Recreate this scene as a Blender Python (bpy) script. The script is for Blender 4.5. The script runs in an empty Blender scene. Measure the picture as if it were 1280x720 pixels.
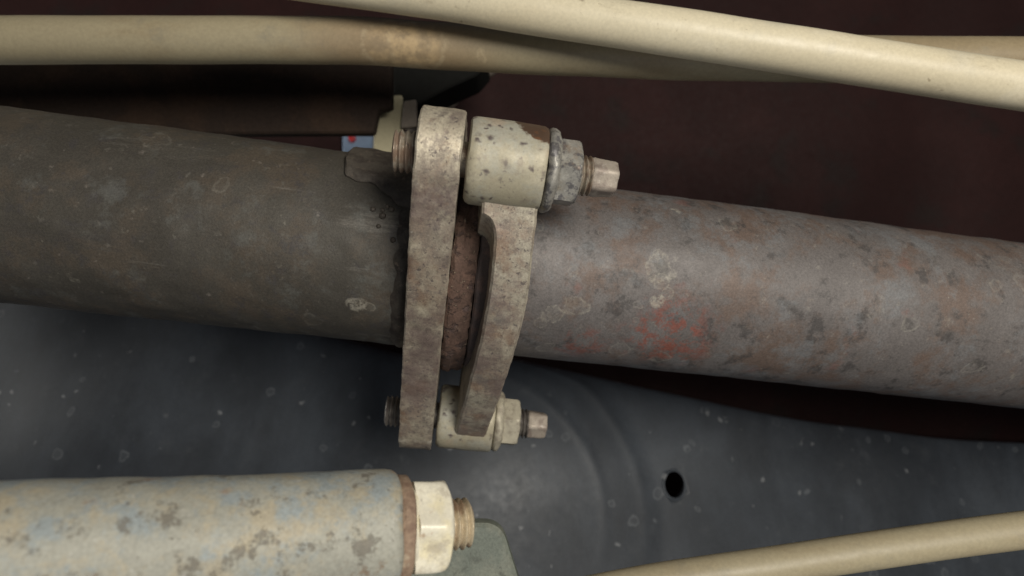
import bpy, math, random
from mathutils import Vector, Matrix, noise
random.seed(7)
PI = math.pi
sc = bpy.context.scene
col = sc.collection

# ---------------------------------------------------------------- camera, world, lamps, exposure
F = 760.0                                   # focal length in pixels of the 1280 wide photograph
cam_d = bpy.data.cameras.new('camera'); cam = bpy.data.objects.new('camera', cam_d); col.objects.link(cam)
cam_d.sensor_width = 36; cam_d.lens = F / 1280 * 36
cam_d.clip_start = 0.005; cam_d.clip_end = 50
cam.rotation_euler = (PI / 2, 0, 0)         # looks along +Y, Z up
cam_d.dof.use_dof = True; cam_d.dof.focus_distance = 0.19; cam_d.dof.aperture_fstop = 11.0
sc.camera = cam
w = bpy.data.worlds.new('World'); sc.world = w; w.use_nodes = True
bg = w.node_tree.nodes['Background']; bg.inputs['Color'].default_value = (0.80, 0.86, 1.0, 1); bg.inputs['Strength'].default_value = 0.055

def area(name, loc, target, size, power, colour):
    l = bpy.data.lights.new(name, 'AREA'); l.shape = 'DISK'; l.size = size; l.energy = power; l.color = colour
    o = bpy.data.objects.new(name, l); col.objects.link(o); o.location = loc
    o.rotation_euler = (Vector(target) - Vector(loc)).to_track_quat('-Z', 'Y').to_euler()
area('daylight_opening', (0.30, -0.46, 0.16), (0, 0.22, -0.01), 0.32, 6.6, (1.0, 0.95, 0.86))
area('ground_bounce', (-0.10, -0.45, -0.55), (0, 0.22, -0.02), 0.6, 1.0, (0.92, 0.96, 1.0))
area('far_side_daylight', (-0.60, 0.40, 0.0), (-0.06, 0.34, 0.085), 0.12, 1.6, (1.0, 0.97, 0.90))
sc.view_settings.view_transform = 'Standard'; sc.view_settings.look = 'None'
sc.view_settings.gamma = 1; sc.view_settings.exposure = 0.0

def at(px, py, d):                          # a pixel and a depth (metres along the view) to a point
    return Vector(((px - 640) / F * d, d, (360 - py) / F * d))

# ---------------------------------------------------------------- axes of the exhaust joint
AX = Vector((.989, .092, -.114)).normalized()      # along the exhaust
U = Vector((.146, -.614, .776)); U = (U - AX * U.dot(AX)).normalized()   # lower stud to upper stud
N = U.cross(AX).normalized()                        # away from the camera
if N.y < 0: N = -N
T = Vector((-.0219, .2125, -.0073))
def frame(x=0, n=0, u=0, spin=0):
    o = T + AX * x + N * n + U * u
    Mx = Matrix(((AX.x, N.x, U.x, o.x), (AX.y, N.y, U.y, o.y), (AX.z, N.z, U.z, o.z), (0, 0, 0, 1)))
    return Mx @ Matrix.Rotation(spin, 4, 'X')
S = .0575; NP = .030; N3 = .0996                    # half stud spacing, tube axis and third lug behind the stud line
RF = .0352; RR = .0346
def tube_hit(px, py, rad):                   # where the ray through a pixel meets the tube, in world and in the tube's own axes
    d0 = at(px, py, 1).normalized(); C = T + N * NP
    dd = d0 - AX * d0.dot(AX); cc = C - AX * C.dot(AX); A_ = dd.dot(dd); B_ = dd.dot(cc); q = B_ * B_ - A_ * (cc.dot(cc) - rad * rad)
    if q < 0: return None, None
    P = d0 * ((B_ - math.sqrt(q)) / A_); v = P - C
    return P, Vector((v.dot(AX), v.dot(N), v.dot(U)))

# ---------------------------------------------------------------- materials
def nd(nt, t, **kw):
    n = nt.nodes.new(t)
    for k, v in kw.items(): setattr(n, k, v)
    return n
class Mat:
    """Layers of noise-shaped colour over a base colour, in object space."""
    def __init__(self, name, base, rough=.65, metal=0.0, spec=.4):
        self.m = bpy.data.materials.new(name); self.m.use_nodes = True
        self.nt = self.m.node_tree; self.b = self.nt.nodes['Principled BSDF']
        self.b.inputs['Roughness'].default_value = rough; self.b.inputs['Metallic'].default_value = metal
        self.b.inputs['Specular IOR Level'].default_value = spec
        self.tc = nd(self.nt, 'ShaderNodeTexCoord'); oi = nd(self.nt, 'ShaderNodeObjectInfo')
        mu = nd(self.nt, 'ShaderNodeMath', operation='MULTIPLY'); mu.inputs[1].default_value = 37.0
        self.nt.links.new(oi.outputs['Random'], mu.inputs[0]); self.w = mu.outputs[0]
        rgb = nd(self.nt, 'ShaderNodeRGB'); rgb.outputs[0].default_value = (*base, 1); self.c = rgb.outputs[0]
        self.h = None; self.hn = []; self.rough = rough
    def L(self, a, b): self.nt.links.new(a, b)
    def coords(self, stretch=None):
        if not stretch: return self.tc.outputs['Object']
        mp = nd(self.nt, 'ShaderNodeMapping'); mp.inputs['Scale'].default_value = stretch
        self.L(self.tc.outputs['Object'], mp.inputs['Vector']); return mp.outputs[0]
    def noise(self, scale, detail=6, rough=.6, dist=0.0, off=0.0, stretch=None):
        n = nd(self.nt, 'ShaderNodeTexNoise', noise_dimensions='4D')
        n.inputs['Scale'].default_value = scale; n.inputs['Detail'].default_value = detail
        n.inputs['Roughness'].default_value = rough; n.inputs['Distortion'].default_value = dist
        self.L(self.coords(stretch), n.inputs['Vector'])
        a = nd(self.nt, 'ShaderNodeMath', operation='ADD'); a.inputs[1].default_value = off
        self.L(self.w, a.inputs[0]); self.L(a.outputs[0], n.inputs['W']); return n.outputs['Fac']
    def ramp(self, fac, lo, hi):
        r = nd(self.nt, 'ShaderNodeMapRange', interpolation_type='SMOOTHSTEP')
        r.inputs['From Min'].default_value = lo; r.inputs['From Max'].default_value = hi
        self.L(fac, r.inputs['Value']); return r.outputs[0]
    def math(self, op, a, b):
        n = nd(self.nt, 'ShaderNodeMath', operation=op)
        for i, v in enumerate((a, b)):
            if isinstance(v, (int, float)): n.inputs[i].default_value = v
            else: self.L(v, n.inputs[i])
        return n.outputs[0]
    def mix(self, fac, colour, amount=1.0, blend='MIX'):
        x = nd(self.nt, 'ShaderNodeMix', data_type='RGBA', blend_type=blend)
        if amount != 1: fac = self.math('MULTIPLY', fac, amount)
        self.L(fac, x.inputs['Factor']); self.L(self.c, x.inputs[6]); x.inputs[7].default_value = (*colour, 1)
        self.c = x.outputs[2]; return self
    def patch(self, colour, scale, lo, hi, amount=1.0, off=0.0, detail=6, rough=.6, dist=0.0, stretch=None, mask=None, blend='MIX', relief=0):
        f = self.ramp(self.noise(scale, detail, rough, dist, off, stretch), lo, hi)
        if mask is not None: f = self.math('MULTIPLY', f, mask)
        self.mix(f, colour, amount, blend)
        if relief: self.hn.append((f, relief))
        return self
    def grain(self, scale, amount, off=50.0):        # fine light/dark variation
        n = self.noise(scale, 4, .7, 0, off)
        f = self.ramp(n, .25, .75)
        v = self.math('ADD', self.math('MULTIPLY', f, 2 * amount), 1 - amount)
        x = nd(self.nt, 'ShaderNodeVectorMath', operation='SCALE'); self.L(self.c, x.inputs[0]); self.L(v, x.inputs['Scale'])
        self.c = x.outputs[0]; self.hn.append((n, .6)); return self
    def spots(self, colour, scale, size, amount=1.0, off=0.0, keep=(.55, .6), ring=False, mask=None, warp=.0, soft=.6):
        v = nd(self.nt, 'ShaderNodeTexVoronoi', voronoi_dimensions='3D'); v.inputs['Scale'].default_value = scale
        vec = self.tc.outputs['Object']
        ad = nd(self.nt, 'ShaderNodeVectorMath', operation='ADD'); ad.inputs[1].default_value = (off, off * 1.7, off * .3)
        if warp:
            n = nd(self.nt, 'ShaderNodeTexNoise'); n.inputs['Scale'].default_value = scale * 2.2; self.L(vec, n.inputs['Vector'])
            s = nd(self.nt, 'ShaderNodeVectorMath', operation='SCALE'); s.inputs['Scale'].default_value = warp / scale
            self.L(n.outputs['Color'], s.inputs[0]); a2 = nd(self.nt, 'ShaderNodeVectorMath', operation='ADD')
            self.L(vec, a2.inputs[0]); self.L(s.outputs[0], a2.inputs[1]); vec = a2.outputs[0]
        self.L(vec, ad.inputs[0]); self.L(ad.outputs[0], v.inputs['Vector'])
        d = v.outputs['Distance']
        sep = nd(self.nt, 'ShaderNodeSeparateColor'); self.L(v.outputs['Color'], sep.inputs[0])
        sz = self.math('MULTIPLY', self.math('ADD', sep.outputs[1], .35), size)
        q = self.math('DIVIDE', d, sz)
        if ring:
            f = self.math('SUBTRACT', 1.0, self.ramp(self.math('ABSOLUTE', self.math('SUBTRACT', q, .85), 0), .04, .16))
            inner = self.math('MULTIPLY', self.math('SUBTRACT', 1.0, self.ramp(q, .75, .95)), .28)
            f = self.math('MAXIMUM', f, inner)
        else:
            f = self.math('SUBTRACT', 1.0, self.ramp(q, soft, 1.0))
        f = self.math('MULTIPLY', f, self.ramp(sep.outputs[0], *keep))
        if mask is not None: f = self.math('MULTIPLY', f, mask)
        return self.mix(f, colour, amount)
    def near(self, p, r, soft=.4, wob=0.0, scale=300):   # mask: inside a wobbly ball about p (object space)
        s = nd(self.nt, 'ShaderNodeVectorMath', operation='DISTANCE'); self.L(self.tc.outputs['Object'], s.inputs[0]); s.inputs[1].default_value = p
        d = s.outputs['Value']
        if wob: d = self.math('ADD', d, self.math('MULTIPLY', self.math('SUBTRACT', self.noise(scale, 5, .6, 0, 3), .5), wob))
        return self.math('SUBTRACT', 1.0, self.ramp(d, r * (1 - soft), r))
    def done(self, bump=.3, dist=.0004, rough_var=.15):
        self.L(self.c, self.b.inputs['Base Color'])
        if self.hn:
            h = None
            for n, k in self.hn:
                t = self.math('MULTIPLY', n, k); h = t if h is None else self.math('ADD', h, t)
            b = nd(self.nt, 'ShaderNodeBump'); b.inputs['Strength'].default_value = bump; b.inputs['Distance'].default_value = dist
            self.L(h, b.inputs['Height']); self.L(b.outputs[0], self.b.inputs['Normal'])
        n = self.noise(240, 4, .6, 0, 80)
        self.L(self.math('ADD', self.math('MULTIPLY', n, rough_var * 2), self.rough - rough_var), self.b.inputs['Roughness'])
        return self.m

M = {}
def cast(name, base=(.40, .36, .29), dark=(.16, .13, .125), amt=.75):
    m = Mat(name, base, .50, .40)
    m.patch((.29, .22, .17), 80, .44, .60, .85, 1, 8, .7)
    m.patch((.48, .43, .33), 60, .46, .64, .75, 2, 6, .62, stretch=(1, .6, .6))
    m.patch((.235, .195, .16), 110, .46, .62, amt, 3, 8, .68, .6, (1, .5, .5)); m.patch((.22, .145, .095), 150, .54, .66, .6, 43, 8, .72)
    m.patch(dark, 330, .52, .68, amt * .8, 13, 6, .65)
    m.patch((.195, .165, .138), 420, .50, .60, .65, 24, 6, .7)
    m.patch((.085, .072, .075), 640, .57, .65, .75, 4, 5, .7, relief=-.6)
    m.patch((.52, .48, .40), 800, .60, .68, .55, 7, 5, .7)
    m.patch((.23, .14, .09), 60, .55, .66, .6, 5, 8)
    m.patch((.165, .118, .108), 44, .50, .62, .65, 45, 9, .7)
    m.patch((.15, .14, .135), 48, .56, .72, .7, 15, 7, .65)
    ge = nd(m.nt, 'ShaderNodeNewGeometry'); wear = m.ramp(ge.outputs['Pointiness'], .53, .62)
    m.mix(m.math('MULTIPLY', wear, m.ramp(m.noise(260, 6, .7, 0, 41), .38, .56)), (.56, .51, .41), .7)
    m.grain(1700, .2); return m
M['plate'] = cast('mottled_steel', (.42, .365, .275)).done(.3)
m = cast('clamp_steel', (.40, .36, .28), (.15, .125, .12), .75); M['arm'] = m.done(.3)
def boss_mat(name, chip):
    m = Mat(name, (.335, .30, .215), .5, .12)
    m.patch((.33, .325, .275), 70, .45, .62, .8, 1, 8, .7); m.patch((.42, .38, .285), 130, .52, .66, .6, 21, 8, .7)
    m.patch((.40, .30, .215), 90, .56, .72, .6, 2)
    m.patch((.20, .17, .15), 260, .62, .72, .5, 6, 6)
    m.patch((.25, .215, .165), 330, .52, .66, .7, 16, 8, .75)
    m.spots((.075, .055, .055), 210, .34, .95, 3.1, (.15, .3), warp=.6, soft=.1)
    m.spots((.07, .05, .048), 300, .26, .9, 13.1, (.55, .7), warp=.8, soft=.2)
    m.spots((.12, .095, .09), 480, .26, .7, 7.7, (.55, .7), warp=.9, soft=.1)
    m.patch((.11, .095, .09), 700, .63, .70, .6, 18, 5)
    m.grain(1700, .13)
    if chip:                                          # paint broken away to brown rust by the nut
        f = m.near((.0225, .0035, .0110), .0098, .10, .006, 420)
        m.mix(f, (.075, .045, .028)); m.patch((.13, .06, .028), 260, .5, .6, .9, 9, mask=f)
    return m.done(.22, .0003)
M['boss_chip'] = boss_mat('painted_boss_chipped', True); M['boss'] = boss_mat('painted_boss', False)
m = Mat('grey_zinc_nut', (.25, .238, .212), .48, .35)
m.patch((.36, .345, .30), 190, .48, .62, .8, 1, 8, .7); m.patch((.085, .08, .085), 360, .49, .58, .85, 2, 8, .7); m.patch((.42, .40, .35), 700, .58, .66, .5, 12, 6); m.patch((.22, .15, .095), 90, .52, .64, .6, 14, 8, .7)
m.patch((.27, .22, .14), 110, .58, .7, .6, 3); m.grain(1800, .15); M['nut_grey'] = m.done(.35)
m = Mat('cream_nut', (.40, .365, .28), .52, .2)
m.patch((.25, .215, .17), 190, .46, .60, .8, 2, 8, .7); m.patch((.15, .12, .10), 420, .6, .7, .6, 4); m.grain(1500, .12); M['nut_cream'] = m.done(.3)
m = Mat('stud_steel', (.33, .285, .235), .55, .25)
m.patch((.20, .16, .135), 240, .46, .62, .8, 1); m.patch((.46, .42, .37), 500, .56, .68, .7, 2); m.grain(2200, .14); M['stud'] = m.done(.3)
m = Mat('thread_steel', (.30, .26, .205), .5, .35)
m.patch((.20, .125, .085), 180, .46, .6, .7, 1); m.patch((.09, .075, .07), 420, .55, .68, .7, 2); m.grain(2200, .14); M['thread'] = m.done(.3)
m = Mat('dark_thread', (.15, .135, .12), .5, .35)
m.patch((.08, .07, .065), 220, .46, .6, .8, 1); m.grain(2200, .14); M['thread_dark'] = m.done(.3)
m = Mat('rusty_ring', (.080, .048, .036), .85)
m.patch((.120, .070, .052), 190, .46, .6, .8, 1, 9, .75); m.patch((.075, .05, .045), 320, .52, .64, .9, 2, 8, relief=-1.2)
m.patch((.27, .20, .145), 700, .59, .67, .8, 3, 6, relief=1.0)
m.patch((.22, .16, .115), 110, .56, .66, .6, 6, 9, .75); m.grain(1700, .25); M['ring'] = m.done(.8, .0008)
m = Mat('dark_gasket', (.085, .065, .06), .8); m.patch((.13, .085, .07), 200, .5, .62, .8, 1); m.grain(1500, .2); M['gasket'] = m.done(.5)
# exhaust tubes
def tube_mat(name, base, red, dark=False):
    m = Mat(name, base, .58, .15, .45)
    m.patch((base[0] * 1.3, base[1] * 1.32, base[2] * 1.33), 32, .46, .64, .7, 1)
    m.patch((.115, .078, .060) if red else (.078, .062, .046), 50, .47, .60, .8, 2, 9, .7)
    m.patch((.052, .047, .045), 120, .52, .62, .8, 3, 10, .75)
    m.patch((.145, .15, .155) if red else (.10, .10, .09), 70, .52, .64, .6, 23, 9, .72)
    m.patch((.17, .155, .135), 60, .58, .66, .45, 27, 10, .8, 0, (.12, 1, 1))
    m.patch((.05, .045, .042), 85, .57, .66, .6, 28, 10, .8, 0, (.15, 1, 1))
    m.patch((.20, .175, .15), 300, .62, .72, .5, 4, 7)
    m.patch((.21, .19, .165), 42, .60, .70, .35, 8, 9, .75)
    if red:                                           # orange-red flaking paint low on the tube
        f = m.near(tube_hit(838, 424, RR)[1], .021, .65, .018, 120)
        f2 = m.near(tube_hit(728, 432, RR)[1], .012, .7, .015, 160)
        g = m.ramp(m.noise(210, 10, .78, .3, 12), .46, .58)
        m.mix(m.math('MULTIPLY', m.math('MAXIMUM', f, m.math('MULTIPLY', f2, .7)), g), (.20, .062, .042), .8)
        m.patch((.17, .075, .06), 75, .62, .72, .45, 15)
    k_ = .55 if red else .3
    marks = [(720, 381, .0042, 1), (691, 393, .0036, 1), (716, 340, .0022, .5), (824, 336, .0050, .9), (827, 352, .0030, .8), (821, 376, .0024, 1.5), (834, 366, .0020, .8), (795, 400, .0020, .7), (676, 404, .0022, .7), (822, 318, .0016, .6), (665, 330, .0020, .5)] if red else [(446, 380, .0036, 1.2), (462, 384, .0022, .8), (452, 420, .0030, .4)]
    for px, py, rad, kk in marks:                     # dried water marks: pale rim, thin film inside
        c_ = tube_hit(px, py, RR if red else RF)[1]
        o_ = m.near(c_, rad * 1.05, .2, rad * 2.4, 130); i_ = m.near(c_, rad * .84, .25, rad * 2.4, 130)
        rim = m.math('MAXIMUM', m.math('SUBTRACT', o_, i_), 0.0)
        br_ = m.ramp(m.noise(700, 5, .7, 0, px * .1), .36, .56)
        m.mix(m.math('MULTIPLY', m.math('ADD', m.math('MULTIPLY', rim, .4), m.math('MULTIPLY', i_, .16 * kk if kk < 1.1 else .6)), br_), (.33, .305, .25), min(1, kk))
    fade = m.ramp(m.noise(260, 8, .7, 0, 31), .38, .58)
    m.spots((.34, .32, .27), 70, .27, .42 * k_, 1.3, (.62, .66), ring=True, warp=.5, mask=fade)
    m.spots((.40, .37, .30), 120, .20, .65 * k_, 4.4, (.80, .84), warp=1.1, mask=fade)
    m.spots((.30, .28, .24), 300, .28, .45 * k_, 9.1, (.74, .82), warp=1.1, mask=fade)
    m.patch((.30, .27, .22), 150, .60, .66, .4 * k_, 33, 10, .8)
    m.grain(1500, .26); return m.done(.35, .0004, .12)
M['tube'] = tube_mat('weathered_exhaust_tube', (.115, .103, .098), True)
M['tube_front'] = tube_mat('shaded_exhaust_tube', (.055, .049, .040), False)  # front tube's base colour darkened to put in its shading
m = Mat('weld_steel', (.075, .064, .052), .65, .2); m.patch((.042, .033, .028), 200, .46, .60, .8, 1, 9, .72); m.patch((.17, .13, .10), 420, .58, .7, .7, 2); m.grain(1400, .2); M['weld'] = m.done(.5)
# hoses
m = Mat('cream_hose', (.60, .535, .385), .45)
m.patch((.52, .45, .31), 22, .45, .65, .6, 1, 5, stretch=(.35, 1, 1)); m.patch((.42, .40, .33), 35, .55, .72, .4, 3)
m.patch((.30, .24, .16), 420, .62, .72, .4, 4); m.patch((.33, .275, .18), 60, .54, .64, .5, 14, 10, .8, .3, (.3, 1, 1)); m.spots((.20, .15, .09), 140, .16, .6, 6.1, (.80, .86), warp=.9, soft=.3); m.patch((.66, .60, .46), 45, .55, .68, .5, 16, 8); m.grain(900, .08); M['hose'] = m.done(.1, .0003)
m = Mat('stained_hose', (.32, .275, .18), .5)
m.patch((.23, .17, .095), 20, .44, .62, .7, 1, 8, .68, stretch=(.4, 1, 1)); m.patch((.22, .20, .15), 48, .52, .66, .6, 2, 8, .7)
f = m.near(at(500, 60, .24), .055, .8, .02, 60); m.mix(f, (.25, .18, .105), .75)
def worm(mm, px, py, r, k):
    p = at(px, py, .236); f = mm.near(p, r, .35, .010, 150)
    mm.patch((.46, .34, .19), 200, .40, .62, .75 * k, 21, 7, mask=f, relief=.5)
    rim = mm.math('SUBTRACT', mm.near(p, r * 1.12, .12, .010, 150), mm.near(p, r * .95, .12, .010, 150))
    mm.patch((.52, .43, .28), 300, .42, .60, .4 * k, 22, mask=rim)
worm(m, 492, 62, .0135, .8); worm(m, 520, 60, .012, .8); worm(m, 600, 71, .0048, .9); worm(m, 566, 77, .004, 1)
m.grain(800, .09); M['hose_stained'] = m.done(.15, .0003)
# surroundings
m = Mat('shaded_red_primer', (.020, .0075, .0068), .7, 0, .15)  # red primer, its base darkened to stand in for shade
m.patch((.028, .0105, .0095), 14, .45, .65, .7, 1); m.patch((.016, .010, .009), 26, .52, .68, .8, 2, 7); m.patch((.06, .035, .03), 60, .66, .76, .4, 3, 8); m.grain(500, .15); M['red'] = m.done(.2, .001)
m = Mat('dusty_black_plastic', (.028, .032, .038), .50, 0, .45)
m.patch((.066, .077, .092), 12, .38, .66, .6, 1, 8, .68, .3, (1, 1, .45)); m.patch((.10, .105, .11), 60, .56, .72, .2, 2, 8)
m.spots((.15, .16, .17), 75, .22, .5, 2.2, (.60, .70), ring=True, warp=.4); m.spots((.24, .245, .25), 120, .20, .6, 5.7, (.80, .86), warp=.6)
m.patch((.13, .14, .15), 90, .58, .70, .2, 12, 9, .75, 0, (1, 1, .35))
m.patch((.17, .175, .18), 330, .66, .74, .35, 7); m.grain(900, .14); M['black'] = m.done(.2, .0004)
m = Mat('dark_brown_beam', (.026, .018, .014), .85, 0, .15); m.patch((.04, .025, .017), 40, .45, .62, .8, 1); m.grain(600, .2); M['beam'] = m.done(.4, .0006)
m = Mat('black_rubber', (.010, .010, .009), .8, 0, .1); m.grain(500, .15); M['rubber'] = m.done(.2)
m = Mat('olive_cream_paint', (.36, .325, .215), .5); m.patch((.24, .21, .14), 60, .5, .68, .6, 1); m.grain(700, .08); M['olive'] = m.done(.15)
m = Mat('grey_brown_paint', (.16, .135, .11), .6); m.patch((.09, .075, .06), 60, .45, .65, .8, 1); m.grain(700, .15); M['greybrown'] = m.done(.3)
m = Mat('blue_grey_housing', (.30, .295, .25), .6, .05)
m.patch((.235, .275, .29), 120, .48, .60, .75, 1, 9, .7); m.patch((.36, .31, .215), 95, .49, .62, .75, 2, 9, .7); m.patch((.14, .125, .10), 150, .55, .61, .8, 3, 10, .75, relief=-.8); m.patch((.20, .12, .065), 75, .58, .64, .7, 13, 10, .75, relief=-.8)
m.patch((.27, .17, .10), 110, .60, .72, .6, 4); m.patch((.48, .46, .42), 380, .62, .72, .5, 5); m.grain(1200, .16); M['housing'] = m.done(.35)
m = Mat('rust_washer', (.25, .175, .12), .75); m.patch((.14, .085, .06), 210, .46, .62, .8, 1, 8); m.patch((.40, .33, .24), 300, .58, .7, .6, 2); m.grain(1500, .2); M['washer'] = m.done(.6)
m = Mat('pale_cream_nut', (.68, .64, .52), .42, .05)
m.patch((.70, .62, .40), 70, .47, .60, .8, 1, 7); m.patch((.40, .35, .27), 110, .50, .64, .7, 2, 9, .72); m.patch((.34, .20, .10), 170, .62, .72, .6, 3); m.patch((.22, .19, .16), 500, .62, .7, .5, 5); m.grain(1300, .1); M['nut_pale'] = m.done(.25)
m = Mat('pale_thread', (.46, .38, .26), .5, .2); m.patch((.22, .14, .085), 140, .42, .58, .85, 1); m.grain(1500, .2); M['thread_pale'] = m.done(.3)
m = Mat('grey_green_bracket', (.135, .150, .125), .65); m.patch((.20, .205, .165), 75, .48, .62, .7, 1, 8); m.patch((.08, .085, .07), 190, .54, .66, .7, 2, 8); m.patch((.25, .23, .17), 140, .60, .72, .4, 4); m.grain(1200, .18); M['bracket'] = m.done(.4)
def plain(name, c, rough=.4):
    return Mat(name, c, rough).grain(400, .08).done(.1)
M['blue'] = plain('daylight_blue', (.22, .29, .40)); M['reddisc'] = plain('red_disc_paint', (.45, .03, .03), .2); M['white'] = plain('white_panel', (.85, .85, .85))  # blue stands in for daylight in the gap, red for a spot there

# ---------------------------------------------------------------- mesh helpers
def link(name, verts, faces, mat, parent=None, mw=None, sharp=35, flip=False):
    me = bpy.data.meshes.new(name); me.from_pydata([tuple(v) for v in verts], [], faces); me.validate()
    import bmesh
    bm = bmesh.new(); bm.from_mesh(me); bmesh.ops.recalc_face_normals(bm, faces=bm.faces[:]); bm.to_mesh(me); bm.free()
    for p in me.polygons: p.use_smooth = True
    me.set_sharp_from_angle(angle=math.radians(sharp)); me.materials.append(M[mat])
    o = bpy.data.objects.new(name, me); col.objects.link(o)
    if parent: o.parent = parent
    if mw is not None: o.matrix_world = mw
    return o
def tag(o, label, cat=None, group=None, kind=None):
    o['label'] = label
    if cat: o['category'] = cat
    if group: o['group'] = group
    if kind: o['kind'] = kind
    return o
def empty(name, mw):
    o = bpy.data.objects.new(name, None); o.empty_display_size = .01; col.objects.link(o); o.matrix_world = mw; return o
def lump(v, f, a):
    if f >= 1000: f -= 1000; v = lump(v, f * 3.3, a * .55)      # a finer, chipped layer on top
    return v + Vector((noise.noise(v * f), noise.noise(v * f + Vector((9, 3, 1))), noise.noise(v * f + Vector((2, 7, 5))))) * a if a else v
def rings(ring_list, closed_ends=True):
    n = len(ring_list[0]); V = [v for r in ring_list for v in r]; Fc = []
    for i in range(len(ring_list) - 1):
        for j in range(n):
            k = (j + 1) % n; Fc.append((i * n + j, i * n + k, (i + 1) * n + k, (i + 1) * n + j))
    if closed_ends: Fc += [tuple(range(n))[::-1], tuple((len(ring_list) - 1) * n + j for j in range(n))]
    return V, Fc
def dense(profile, step):                    # more rings along a profile so that the surface can be uneven
    out = [profile[0]]
    for (x0, r0), (x1, r1) in zip(profile, profile[1:]):
        k = max(1, int(math.hypot(x1 - x0, r1 - r0) / step))
        out += [(x0 + (x1 - x0) * i / k, r0 + (r1 - r0) * i / k) for i in range(1, k + 1)]
    return out
def lathe(profile, seg=64, rfun=None, f=0, a=0, step=None, caps=True):   # profile of (x, r) turned about local X
    if step: profile = dense(profile, step)
    R_ = []
    for x, r in profile:
        ring = []
        for j in range(seg):
            th = 2 * PI * j / seg; rr = rfun(x, r, th) if rfun else r
            ring.append(lump(Vector((x, rr * math.cos(th), rr * math.sin(th))), f, a))
        R_.append(ring)
    return rings(R_, caps)
def hexr(ap, th0=0):                         # limits a turned radius to a hexagon of apothem ap
    def fn(x, r, th):
        t = (th - th0) % (PI / 3) - PI / 6; return min(r, ap / math.cos(t))
    return fn
def thread(x0, x1, r, pitch, depth, seg=48):
    n = max(6, int((x1 - x0) / pitch * 10)); R_ = []
    for i in range(n + 1):
        x = x0 + (x1 - x0) * i / n; ring = []
        for j in range(seg):
            th = 2 * PI * j / seg; ph = (x / pitch - th / (2 * PI)) % 1
            tri = abs(ph * 2 - 1); tri = min(1, max(0, tri * 1.25 - .1))
            taper = min(1, (min(x - x0, x1 - x) / pitch + .55))
            rr = r - depth * (1 - tri) - (1 - taper) * depth * .9
            ring.append(Vector((x, rr * math.cos(th), rr * math.sin(th))))
        R_.append(ring)
    return rings(R_)
def catmull(P, k=8):
    P = [Vector(p) for p in P]; Q = [P[0] * 2 - P[1]] + P + [P[-1] * 2 - P[-2]]; out = []
    for i in range(1, len(Q) - 2):
        for j in range(k):
            t = j / k; a, b, c, d = Q[i - 1:i + 3]
            out.append(.5 * ((2 * b) + (c - a) * t + (2 * a - 5 * b + 4 * c - d) * t * t + (3 * b - a - 3 * c + d) * t ** 3))
    return out + [P[-1]]
def tube(path, radius, seg=32, f=0, a=0, squash=1):
    R_ = []; up = Vector((0, 0, 1))
    for i, p in enumerate(path):
        d = (path[min(i + 1, len(path) - 1)] - path[max(i - 1, 0)]).normalized()
        s = d.cross(up).normalized(); u = s.cross(d)
        rr = radius(i / (len(path) - 1)) if callable(radius) else radius
        R_.append([lump(p + (s * math.cos(2 * PI * j / seg) + u * math.sin(2 * PI * j / seg) * squash) * rr, f, a) for j in range(seg)])
    return rings(R_)
def prism(poly, thick, bev, origin, ex, ey, ez):   # polygon in the (ex, ey) plane, extruded along ez with bevelled rims
    n = len(poly); c = Vector((sum(p[0] for p in poly) / n, sum(p[1] for p in poly) / n))
    def ring(inset, h):
        out = []
        for i in range(n):
            p = Vector(poly[i]); a = Vector(poly[i - 1]); b = Vector(poly[(i + 1) % n])
            e1 = (p - a).normalized(); e2 = (b - p).normalized()
            n1 = Vector((-e1.y, e1.x)); n2 = Vector((-e2.y, e2.x)); m_ = (n1 + n2)
            m_ = m_.normalized() if m_.length > 1e-9 else n1
            if m_.dot(c - p) < 0: m_ = -m_
            q = p + m_ * inset; out.append(origin + ex * q.x + ey * q.y + ez * h)
        return out
    return rings([ring(bev, 0), ring(0, bev), ring(0, thick - bev), ring(bev, thick)])
def rounded(poly, r, k=6):                   # round the corners of a polygon
    out = []; n = len(poly)
    for i in range(n):
        p = Vector(poly[i]); a = (Vector(poly[i - 1]) - p); b = (Vector(poly[(i + 1) % n]) - p)
        rr = r[i] if isinstance(r, (list, tuple)) else r
        rr = min(rr, a.length * .45, b.length * .45); A = p + a.normalized() * rr; B = p + b.normalized() * rr
        for j in range(k + 1):
            t = j / k; out.append(tuple(A * (1 - t) ** 2 + p * 2 * t * (1 - t) + B * t * t))
    return out

# ---------------------------------------------------------------- setting: the dark red panel behind
def panel_sheet():
    V = []; Fc = []; nx, nz = 60, 30
    for i in range(nx + 1):
        for j in range(nz + 1):
            x = -.75 + 1.5 * i / nx; z = -.45 + .95 * j / nz
            y = .50 + .006 * math.exp(-((x - .34) / .02) ** 2) - .02 * (1 / (1 + math.exp(-(x + .045) / -.006)))
            V.append(lump(Vector((x, y, z)), 9, .003))
    for i in range(nx):
        for j in range(nz):
            a = i * (nz + 1) + j; Fc.append((a, a + nz + 1, a + nz + 2, a + 1))
    return V, Fc
o = link('wall', *panel_sheet(), 'red'); o['kind'] = 'structure'

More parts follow.
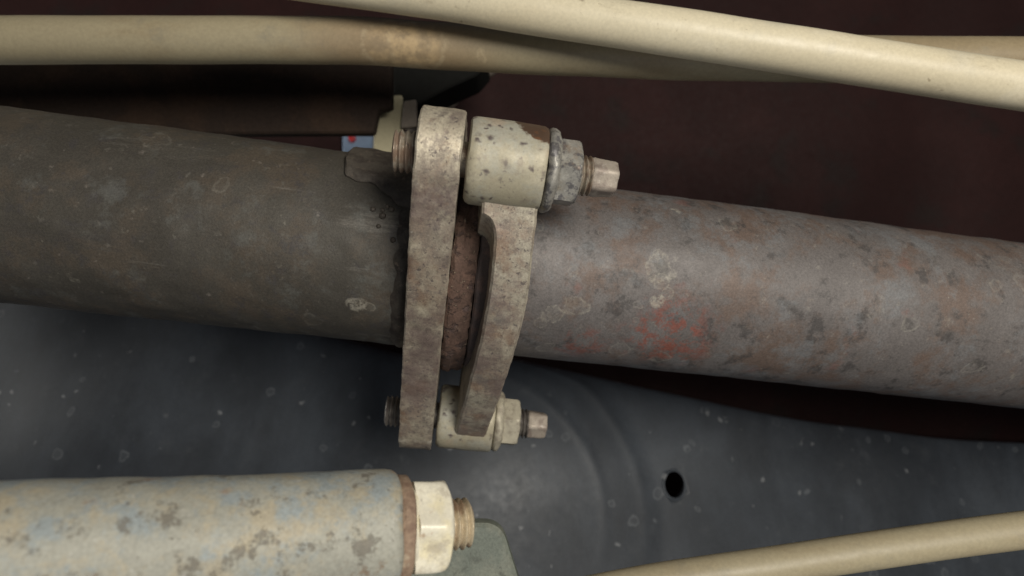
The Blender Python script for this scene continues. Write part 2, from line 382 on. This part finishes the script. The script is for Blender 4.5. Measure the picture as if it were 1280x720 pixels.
# ---------------------------------------------------------------- the exhaust joint
I4 = Matrix.Identity(4)
def tri_outline(rc, bow, nseg=60, wob=0):
    """Rounded triangle about the three lugs in (n, u), ordered round, dense; bow pushes the sides outwards."""
    lug = [Vector((0, S)), Vector((0, -S)), Vector((N3, 0))]; pts = []
    for i in range(3):
        A = lug[i]; B = lug[(i + 1) % 3]; e = (B - A).normalized(); o = Vector((-e.y, e.x))
        cen = (lug[0] + lug[1] + lug[2]) / 3
        if o.dot(A - cen) < 0: o = -o
        C = lug[(i + 2) % 3]; e0 = (A - C).normalized(); o0 = Vector((-e0.y, e0.x))
        if o0.dot(A - cen) < 0: o0 = -o0
        for j in range(20):                          # corner arc
            t = j / 20; v = (o0 * (1 - t) + o * t).normalized(); pts.append(A + v * rc)
        for j in range(nseg + 1):
            t = j / nseg; pts.append(A.lerp(B, t) + o * (rc + (bow(t) if i == 0 else 0)))
    return pts
def ring_plate(outer, hole_r, x0, x1, bev, f, a):
    n = len(outer); c = Vector((NP, 0)); R_ = []
    def row(fn, xf):
        out = []
        for p in outer:
            q = fn(p); out.append(lump(Vector((xf(p), q.x, q.y)), f, a))
        return out
    hole = lambda p: c + (p - c).normalized() * hole_r
    ins = lambda p: p - (p - c).normalized() * bev
    same = lambda p: p
    R_ = [row(hole, x0), row(ins, x0), row(same, lambda p: x0(p) + bev)]
    for k in (.14, .28, .42, .56, .7, .84): R_.append(row(same, lambda p, k=k: x0(p) * (1 - k) + x1(p) * k))
    R_ += [row(same, lambda p: x1(p) - bev), row(ins, x1), row(hole, x1), row(hole, x0)]
    return rings(R_, False)

# front section: tube, welded flange plate
front = empty('exhaust_front_pipe', frame(-.0145, NP, 0))
tag(front, 'stained exhaust pipe darkened to look shaded, ending in a thick mottled flange plate', 'exhaust pipe')
def local(o, mw):                                   # o's mesh is written in the frame mw; place it there
    o.matrix_world = mw; return o
def child(name, vf, mat, parent, mw, sharp=35):
    o = link(name, vf[0], vf[1], mat, None, None, sharp); o.parent = parent
    o.matrix_parent_inverse = parent.matrix_world.inverted(); o.matrix_world = mw; return o
bpy.context.view_layer.update()
out = tri_outline(.0138, lambda t: .0008 * math.sin(PI * t), 150)
child('flange_plate', ring_plate(out, .036, lambda p: -.0138, lambda p: -.0012, .0005, 1190, .00028), 'plate', front, frame())
child('tube', lathe([(-.45, RF), (-.0135, RF)], 180, None, 1060, .0005, .0025), 'tube_front', front, frame(0, NP))
child('weld_bead', lathe([(-.0205 + .007 * k / 6, RF - .0006 + .0014 * math.sin(PI * k / 6)) for k in range(7)], 160, lambda x, r, th: r + .0006 * noise.noise(Vector((th * 9, x * 300, 0))), 240, .0005, None, False), 'weld', front, frame(0, NP))
def sleeve():                                       # short lapped saddle plate over the top of the tube, next to the flange
    R_ = []; L_ = 36; A_ = 40
    for i in range(L_ + 1):
        t = i / L_; x = -.0425 + .0285 * t; inner = []; outer = []
        lo = math.radians(-12 - 13 * t - 9 * max(0, t - .45) / .55 + 26 * max(0, 1 - t / .12) ** 2 + 2.0 * noise.noise(Vector((t * 6, 3, 1))))
        for j in range(A_ + 1):
            th = lo + (math.radians(75) - lo) * j / A_; edge = min(1, j / 2, i / 2)
            for lst, rr in ((inner, RF - .0005), (outer, RF + .0008 + .0013 * edge)):
                lst.append(lump(Vector((x, rr * math.sin(th), rr * math.cos(th))), 160, .0006))
        R_.append(outer + inner[::-1])
    return rings(R_)
child('saddle_plate', sleeve(), 'weld', front, frame(0, NP))
def bead(r):
    return lathe([(-r, r * .1), (-r * .7, r * .7), (0, r), (r * .7, r * .7), (r, r * .1)], 10)
bm_ = None
for px, py in ((466, 262), (478, 263), (478, 270), (473, 283), (489, 262), (491, 300), (484, 258)):
    P, _ = tube_hit(px, py, RF)
    if P is None: continue
    child('weld_spatter', bead(random.uniform(.0008, .0015)), 'weld', front, Matrix.Translation(P))

# gasket ring between the flanges and the rear tube
gx = frame(0, NP)
g = link('gasket_ring', *lathe([(-.0010, .036), (-.0010, .0424), (.0001, .0433), (.0022, .0432), (.0030, .0424), (.0062, .0421), (.0072, .0416), (.0074, .036)], 160, None, 420, .0006, .0006, False), 'ring', None, gx)
tag(g, 'rough flaking rusty ring squeezed between flange plate and clamp arm', 'gasket')
rear = empty('exhaust_rear_pipe', frame(.0102, NP, 0)); bpy.context.view_layer.update()
tag(rear, 'grey brown exhaust pipe with water marks and red paint patches passing through the clamp', 'exhaust pipe')
child('tube', lathe([(.0104, RR), (.50, RR)], 180, None, 1050, .00035, .0025), 'tube', rear, frame(0, NP))
child('flare', lathe([(.0076, RR + .0005), (.0076, .0402), (.0082, .0409), (.0130, .0407), (.0165, .0392), (.022, RR + .0008)], 96, None, 200, .0005, .0015, False), 'gasket', rear, frame(0, NP))

# clamp: three bosses on a triangular arm
clamp = empty('clamp_flange', frame(.012, 0, 0)); bpy.context.view_layer.update()
tag(clamp, 'cream and grey cast clamp with round bosses joined by a curved arm', 'clamp')
def bump_(u, u0, s): return math.exp(-((u - u0) / s) ** 2)
def axial(u):                                        # the arm's own bow along the exhaust
    return .0022 * bump_(u, .022, .030) - .0016 / (1 + math.exp((u + .034) / .006))
def bx0(p):
    near = 1 if p.x < .02 else 0
    q_ = min(1, max(0, (S - .0100 - p.y) / .0075)); fil = .0040 * (1 - math.sqrt(max(0, 1 - (1 - q_) ** 2))) if p.y > 0 else 0
    fil = min(fil, .0060)
    return .0093 + near * (axial(p.y)) - fil
def bx1(p):
    return .0212 + (axial(p.y) if p.x < .02 else 0)
def abow(t):                                         # t: 0 at the upper stud, 1 at the lower
    u = S * (1 - 2 * t)
    return -.0030 * bump_(t, 0, .13) + .0088 * math.sin(PI * min(1, max(0, t))) ** 1.2 - .0006 * bump_(t, 1, .12)
child('arm', ring_plate(tri_outline(.0118, abow, 150), .0385, bx0, bx1, .0008, 1110, .0003), 'arm', clamp, frame())
RB = .0127
bp = [(.0004, .0085), (.0004, RB - .0014), (.0009, RB - .0005), (.0020, RB), (.0216, RB - .0001), (.0224, RB - .0005), (.0226, RB - .0012), (.0226, .0085)]
for n_, u_, mt in ((0, S, 'boss_chip'), (0, -S, 'boss'), (N3, 0, 'boss')):
    o = child('boss', lathe(bp, 80, None, 150, .00025, .0012), mt, clamp, frame(0, n_, u_))
    if mt == 'boss_chip': o['label'] = 'cream boss with paint chipped to brown rust beside its nut'

# studs and nuts
def stud(u, label, mats, spin):
    e = empty('stud_bolt', frame(-.0208, 0, u)); bpy.context.view_layer.update()
    tag(e, label, 'bolt', 'studs through the exhaust flange')
    child('thread', thread(-.0208, -.0120, .0062, .00175, .0010), mats[0], e, frame(0, 0, u))
    child('shank', lathe([(-.0122, .0052), (.0330, .0052)], 32), mats[1], e, frame(0, 0, u))
    child('thread', thread(.0322, .0374, .0060, .00150, .0011), mats[1], e, frame(0, 0, u))
    # tapered six-sided driving end
    child('drive_end', lathe([(.0370, .0040), (.0370, .0055), (.0377, .0058), (.0438, .0053), (.0446, .0049), (.0449, .0040)], 72,
          lambda x, r, th: hexr(r * .915, 0)(x, r, th), 300, .00022, .001), mats[2], e, frame(0, 0, u, spin))
def nut(u, label, mt, spin, big):
    e = empty('flange_nut', frame(.0226, 0, u)); bpy.context.view_layer.update()
    tag(e, label, 'nut', 'nuts on the exhaust flange studs')
    rw = .0122 if big else .0118
    child('washer_flange', lathe([(.0228, .006), (.0228, rw - .0008), (.0233, rw - .0001), (.0241, rw + .0003), (.0250, rw + .0002), (.0258, rw - .0004), (.0264, rw - .0016), (.0266, .006)], 80, None, 260, .0006, .001), mt, e, frame(0, 0, u))
    ap = .0088
    child('hexagon', lathe([(.0262, .006), (.0262, .0102), (.0318, .0102), (.0326, .0096), (.0331, .0086), (.0332, .0070)], 96,
          lambda x, r, th: hexr(ap, 0)(x, r, th), 220, .0003, .0009), mt, e, frame(0, 0, u, spin))
stud(S, 'stud with dusty pinkish drive end, thread poking out beside the cream bracket', ('thread', 'thread', 'stud'), math.radians(8))
stud(-S, 'stud with dark rear thread below the pipe, in front of the black shield', ('thread_dark', 'thread_dark', 'stud'), math.radians(20))
nut(S, 'speckled grey flange nut tight against the chipped boss', 'nut_grey', math.radians(22), True)
nut(-S, 'cream brown flange nut on the boss in front of the black shield', 'nut_cream', math.radians(4), False)

# ---------------------------------------------------------------- hoses
def px_path(L_, k=10): return catmull([at(*p) for p in L_], k)
h = link('hose', *tube(px_path([(-420, -75, .215), (-60, -60, .22), (250, -44, .225), (438, -20, .226), (540, -6, .226), (640, 10, .225), (740, 25, .224), (842, 40, .222), (1010, 66, .220), (1300, 112, .218), (1700, 180, .215)]), .0083, 40, 30, .0004), 'hose')
tag(h, 'smooth pale cream hose crossing over the stained one', 'hose')
h = link('hose', *tube(px_path([(-420, 55, .240), (-60, 51, .242), (250, 50, .244), (438, 51, .246), (560, 58, .247), (700, 65, .247), (842, 70, .246), (1010, 74, .244), (1300, 76, .242), (1700, 70, .24)]), .0091, 40, 30, .0004), 'hose_stained')
tag(h, 'olive cream hose with brown stains and dried crust underneath the pale one', 'hose')
h = link('hose', *tube(px_path([(560, 790, .20), (700, 753, .202), (800, 732, .204), (900, 716, .205), (1050, 694, .206), (1300, 660, .207), (1700, 610, .208)]), .0060, 32, 30, .0003), 'hose_stained')
tag(h, 'thin tan hose low across the black shield', 'hose')

# ---------------------------------------------------------------- black shield under the pipe
def shield():
    c = at(560, 655, .345); ax = Vector((.10, -.93, .34)).normalized()
    e1 = ax.cross(Vector((0, 0, 1))).normalized(); e2 = e1.cross(ax)
    def ex1(r, th): return r * math.cos(th) * (1 + 1.0 * min(1, max(0, (r - .13) / .17)))
    def ex2(r, th):                                  # the upper rim runs nearly straight, falling to the right
        v = r * math.sin(th); x = -ex1(r, th); lim = .035 + .022 * math.log(1 + math.exp((.104 - .27 * max(0, x - .03) + .35 * max(0, -x - .03) - .035) / .022))
        if v < lim * .8: return v
        e = v - lim * .8; return lim * .8 + lim * .2 * (1 - math.exp(-e / (lim * .2)))
    def ridge(r, th):
        k1 = math.exp(-((th - SIDE + .1) % (2 * PI) - PI) ** 2 / .5)
        return k1 * (.0006 * math.exp(-((r - .0925) / .0032) ** 2) + .0007 * math.exp(-((r - .119) / .0040) ** 2))
    SIDE = math.radians(145) + PI
    hgt = lambda r: .004 - .38 * r * r / (r + .2)
    rr_ = [.002 + .298 * i / 160 for i in range(161)]
    prof = [(r, hgt(r)) for r in rr_] + [(r, hgt(r) - .004) for r in rr_[::-10]]
    seg = 160; R_ = []
    half = max(range(len(prof)), key=lambda i: prof[i][0]) - 1
    for i_, (r, hh) in enumerate(prof):
        R_.append([lump(c + ax * (hh + ridge(r, 2 * PI * j / seg) if i_ < half else hh) + e1 * ex1(r, 2 * PI * j / seg) + e2 * ex2(r, 2 * PI * j / seg), 14, .0022) for j in range(seg)])
    return rings(R_, True)
sh = link('splash_shield', *shield(), 'black', None, None, 50)
tag(sh, 'dusty black dished shield with water spots and curved ridges below the pipe', 'shield')
from mathutils.bvhtree import BVHTree
bvh = BVHTree.FromPolygons([v.co.copy() for v in sh.data.vertices], [tuple(p.vertices) for p in sh.data.polygons])
rim = []
for j in range(28):
    c_ = at(849, 613, .37) + Vector((.0077 * .95 * math.cos(2 * PI * j / 28), 0, .0077 * 1.05 * math.sin(2 * PI * j / 28)))
    hit_ = bvh.ray_cast(Vector((c_.x, .1, c_.z)), Vector((0, 1, 0)))
    rim.append(hit_[0] if hit_[0] else c_)
# the slot in it, a real opening
cv, cf = lathe([(-.06, .0075), (.06, .0075)], 32)
cut = link('slot_cutter', cv, cf, 'black', None, Matrix.Translation(at(849, 613, .37)) @ Matrix.Rotation(PI / 2, 4, 'Z') @ Matrix.Diagonal((1, .95, 1.05, 1)))
bm_ = sh.modifiers.new('slot', 'BOOLEAN'); bm_.object = cut; bm_.operation = 'DIFFERENCE'; bm_.solver = 'EXACT'
bpy.context.view_layer.update()
dg = bpy.context.evaluated_depsgraph_get(); me = bpy.data.meshes.new_from_object(sh.evaluated_get(dg))
sh.modifiers.clear(); sh.data = me; bpy.data.objects.remove(cut)
R_ = []
for j in range(28):                                  # raised lip round the slot
    d_ = (rim[(j + 1) % 28] - rim[j - 1]).normalized(); o_ = (rim[j] - sum(rim, Vector()) / 28).normalized(); n_ = d_.cross(o_).normalized()
    R_.append([rim[j] + (o_ * math.cos(2 * PI * q / 8) + n_ * math.sin(2 * PI * q / 8)) * .0009 for q in range(8)])
V_, F_ = rings(R_ + [R_[0]], False)
child('slot_rim', (V_, F_), 'black', sh, I4)

# ---------------------------------------------------------------- big bolt at the lower left, and the bracket behind it
BD = .150
b0 = at(493, 660, BD); bax = Vector((.93, .36, -.075)).normalized()
be = bax.cross(Vector((0, 0, 1))).normalized(); bu = be.cross(bax)
def bframe(x, spin=0):
    o = b0 + bax * x
    return Matrix(((bax.x, -be.x, bu.x, o.x), (bax.y, -be.y, bu.y, o.y), (bax.z, -be.z, bu.z, o.z), (0, 0, 0, 1))) @ Matrix.Rotation(spin, 4, 'X')
k = BD / F                                           # metres per photo pixel at the bolt
hs = link('link_housing', *lathe([(-.16, 69 * k), (-.10, 71 * k), (-14 * k, 71 * k), (-7 * k, 70 * k), (-2 * k, 67 * k), (0, 63 * k), (0, 20 * k)], 96, None, 90, .0005, .002), 'housing', None, bframe(0))
tag(hs, 'thick blue grey stained steel eye housing behind the rusty washer', 'housing')
wa = link('washer', *lathe([(-.0004, 20 * k), (-.0004, 62 * k), (2 * k, 64.5 * k), (13 * k, 64 * k), (15 * k, 61 * k), (15 * k, 20 * k)], 96, None, 160, .0004, .001), 'washer', None, bframe(0))
tag(wa, 'rusty brown washer between the blue grey housing and pale nut', 'washer')
nt_ = empty('hex_nut', bframe(15 * k)); bpy.context.view_layer.update()
tag(nt_, 'large pale cream hexagonal nut against the rusty washer', 'nut')
child('hexagon', lathe([(19 * k, 25 * k), (19 * k, 60 * k), (50 * k, 60 * k), (57 * k, 58 * k), (62 * k, 54 * k), (65 * k, 49 * k), (66 * k, 43 * k), (66 * k, 25 * k)], 144, lambda x, r, th: -math.log(math.exp(-r / (.9 * k)) + math.exp(-hexr(53 * k, 0)(x, 9, th) / (.9 * k))) * .9 * k, 130, .0006, .001), 'nut_pale', nt_, bframe(0, math.radians(40)))
child('collar', lathe([(15.3 * k, 25 * k), (15.3 * k, 54 * k), (17 * k, 55 * k), (20 * k, 53 * k), (20.5 * k, 25 * k)], 80, None, 160, .0005, .001), 'nut_pale', nt_, bframe(0))
bt = empty('large_bolt', bframe(60 * k)); bpy.context.view_layer.update()
tag(bt, 'thick threaded bolt end with tan worn thread poking out of the pale nut', 'bolt')
child('thread', thread(60 * k, 96 * k, 32 * k, 9.0 * k, 5.5 * k, 64), 'thread_pale', bt, bframe(0))
child('end_face', lathe([(95 * k, 26 * k), (97.5 * k, 24 * k), (98.5 * k, 10 * k)], 48), 'thread_pale', bt, bframe(0))
d = .205
pl = [at(440, 668, d), at(575, 655, d), at(626, 655, d), at(672, 800, d), at(440, 820, d)]
ex = Vector((1, 0, 0)); ez_ = Vector((0, 1, -.06)).normalized(); ey = Vector((0, .06, 1)).normalized()
poly = [((p - pl[0]).dot(ex), (p - pl[0]).dot(ey)) for p in pl]
br = link('bracket', *prism(rounded(poly, [.004, .004, .010, .004, .004], 8), .007, .0012, pl[0], ex, ey, Vector((0, 1, -.06)).normalized()), 'bracket')
tag(br, 'grey green steel bracket tab with rounded corner behind the large bolt', 'bracket')

# ---------------------------------------------------------------- dark things at the upper left
def slab(name, pix, d, thick, mat, label, cat, round_=.002, bev=.001):
    P = [at(x, y, d) for x, y in pix]; o0 = P[0]
    poly = [((p - o0).x, (p - o0).z) for p in P]
    o = link(name, *prism(rounded(poly, round_, 5), thick, bev, o0, Vector((1, 0, 0)), Vector((0, 0, 1)), Vector((0, 1, 0))), mat)
    return tag(o, label, cat)
slab('beam', [(-500, 60), (489, 70), (489, 134), (472, 137), (466, 166), (-500, 172)], .300, .008, 'beam', 'dark brown steel beam end under the stained hose', 'beam')
slab('rubber_mount', [(491, 70), (612, 75), (596, 94), (556, 112), (520, 132), (491, 138)], .320, .03, 'rubber', 'black rubber mount hanging in shadow beside the beam end', 'mount')
slab('upright_bracket', [(468, 120), (503, 118), (502, 215), (464, 215), (466, 186)], .318, .010, 'olive', 'olive cream bracket upright between beam end and upper stud', 'bracket')
o = link('strut', *tube(px_path([(640, 60, .40), (590, 92, .395), (556, 122, .39), (535, 150, .388), (500, 215, .385)]), .0085, 24, 40, .0004), 'greybrown')
tag(o, 'grey brown strut slanting down behind the flange plate', 'strut')
o = slab('clip_plate', [(505, 126), (520, 124), (521, 158), (501, 160)], .315, .004, 'greybrown', 'small grey clip plate just above the upper thread', 'clip', .001, .0005)
# daylight in the gap, put in as a blue panel and red disc
slab('daylight_panel', [(428, 140), (466, 140), (466, 230), (428, 230)], .47, .006, 'blue', 'blue grey panel standing in for daylight through the gap beside the cream bracket', 'panel')
e = link('red_disc', *lathe([(-.002, .0014), (-.002, .0028), (.001, .0025), (.002, .001)], 24), 'reddisc', None, Matrix.Translation(at(440, 173, .467)) @ Matrix.Rotation(-PI / 2, 4, 'Z'))
tag(e, 'tiny red lamp added on the daylight panel in the gap', 'disc')
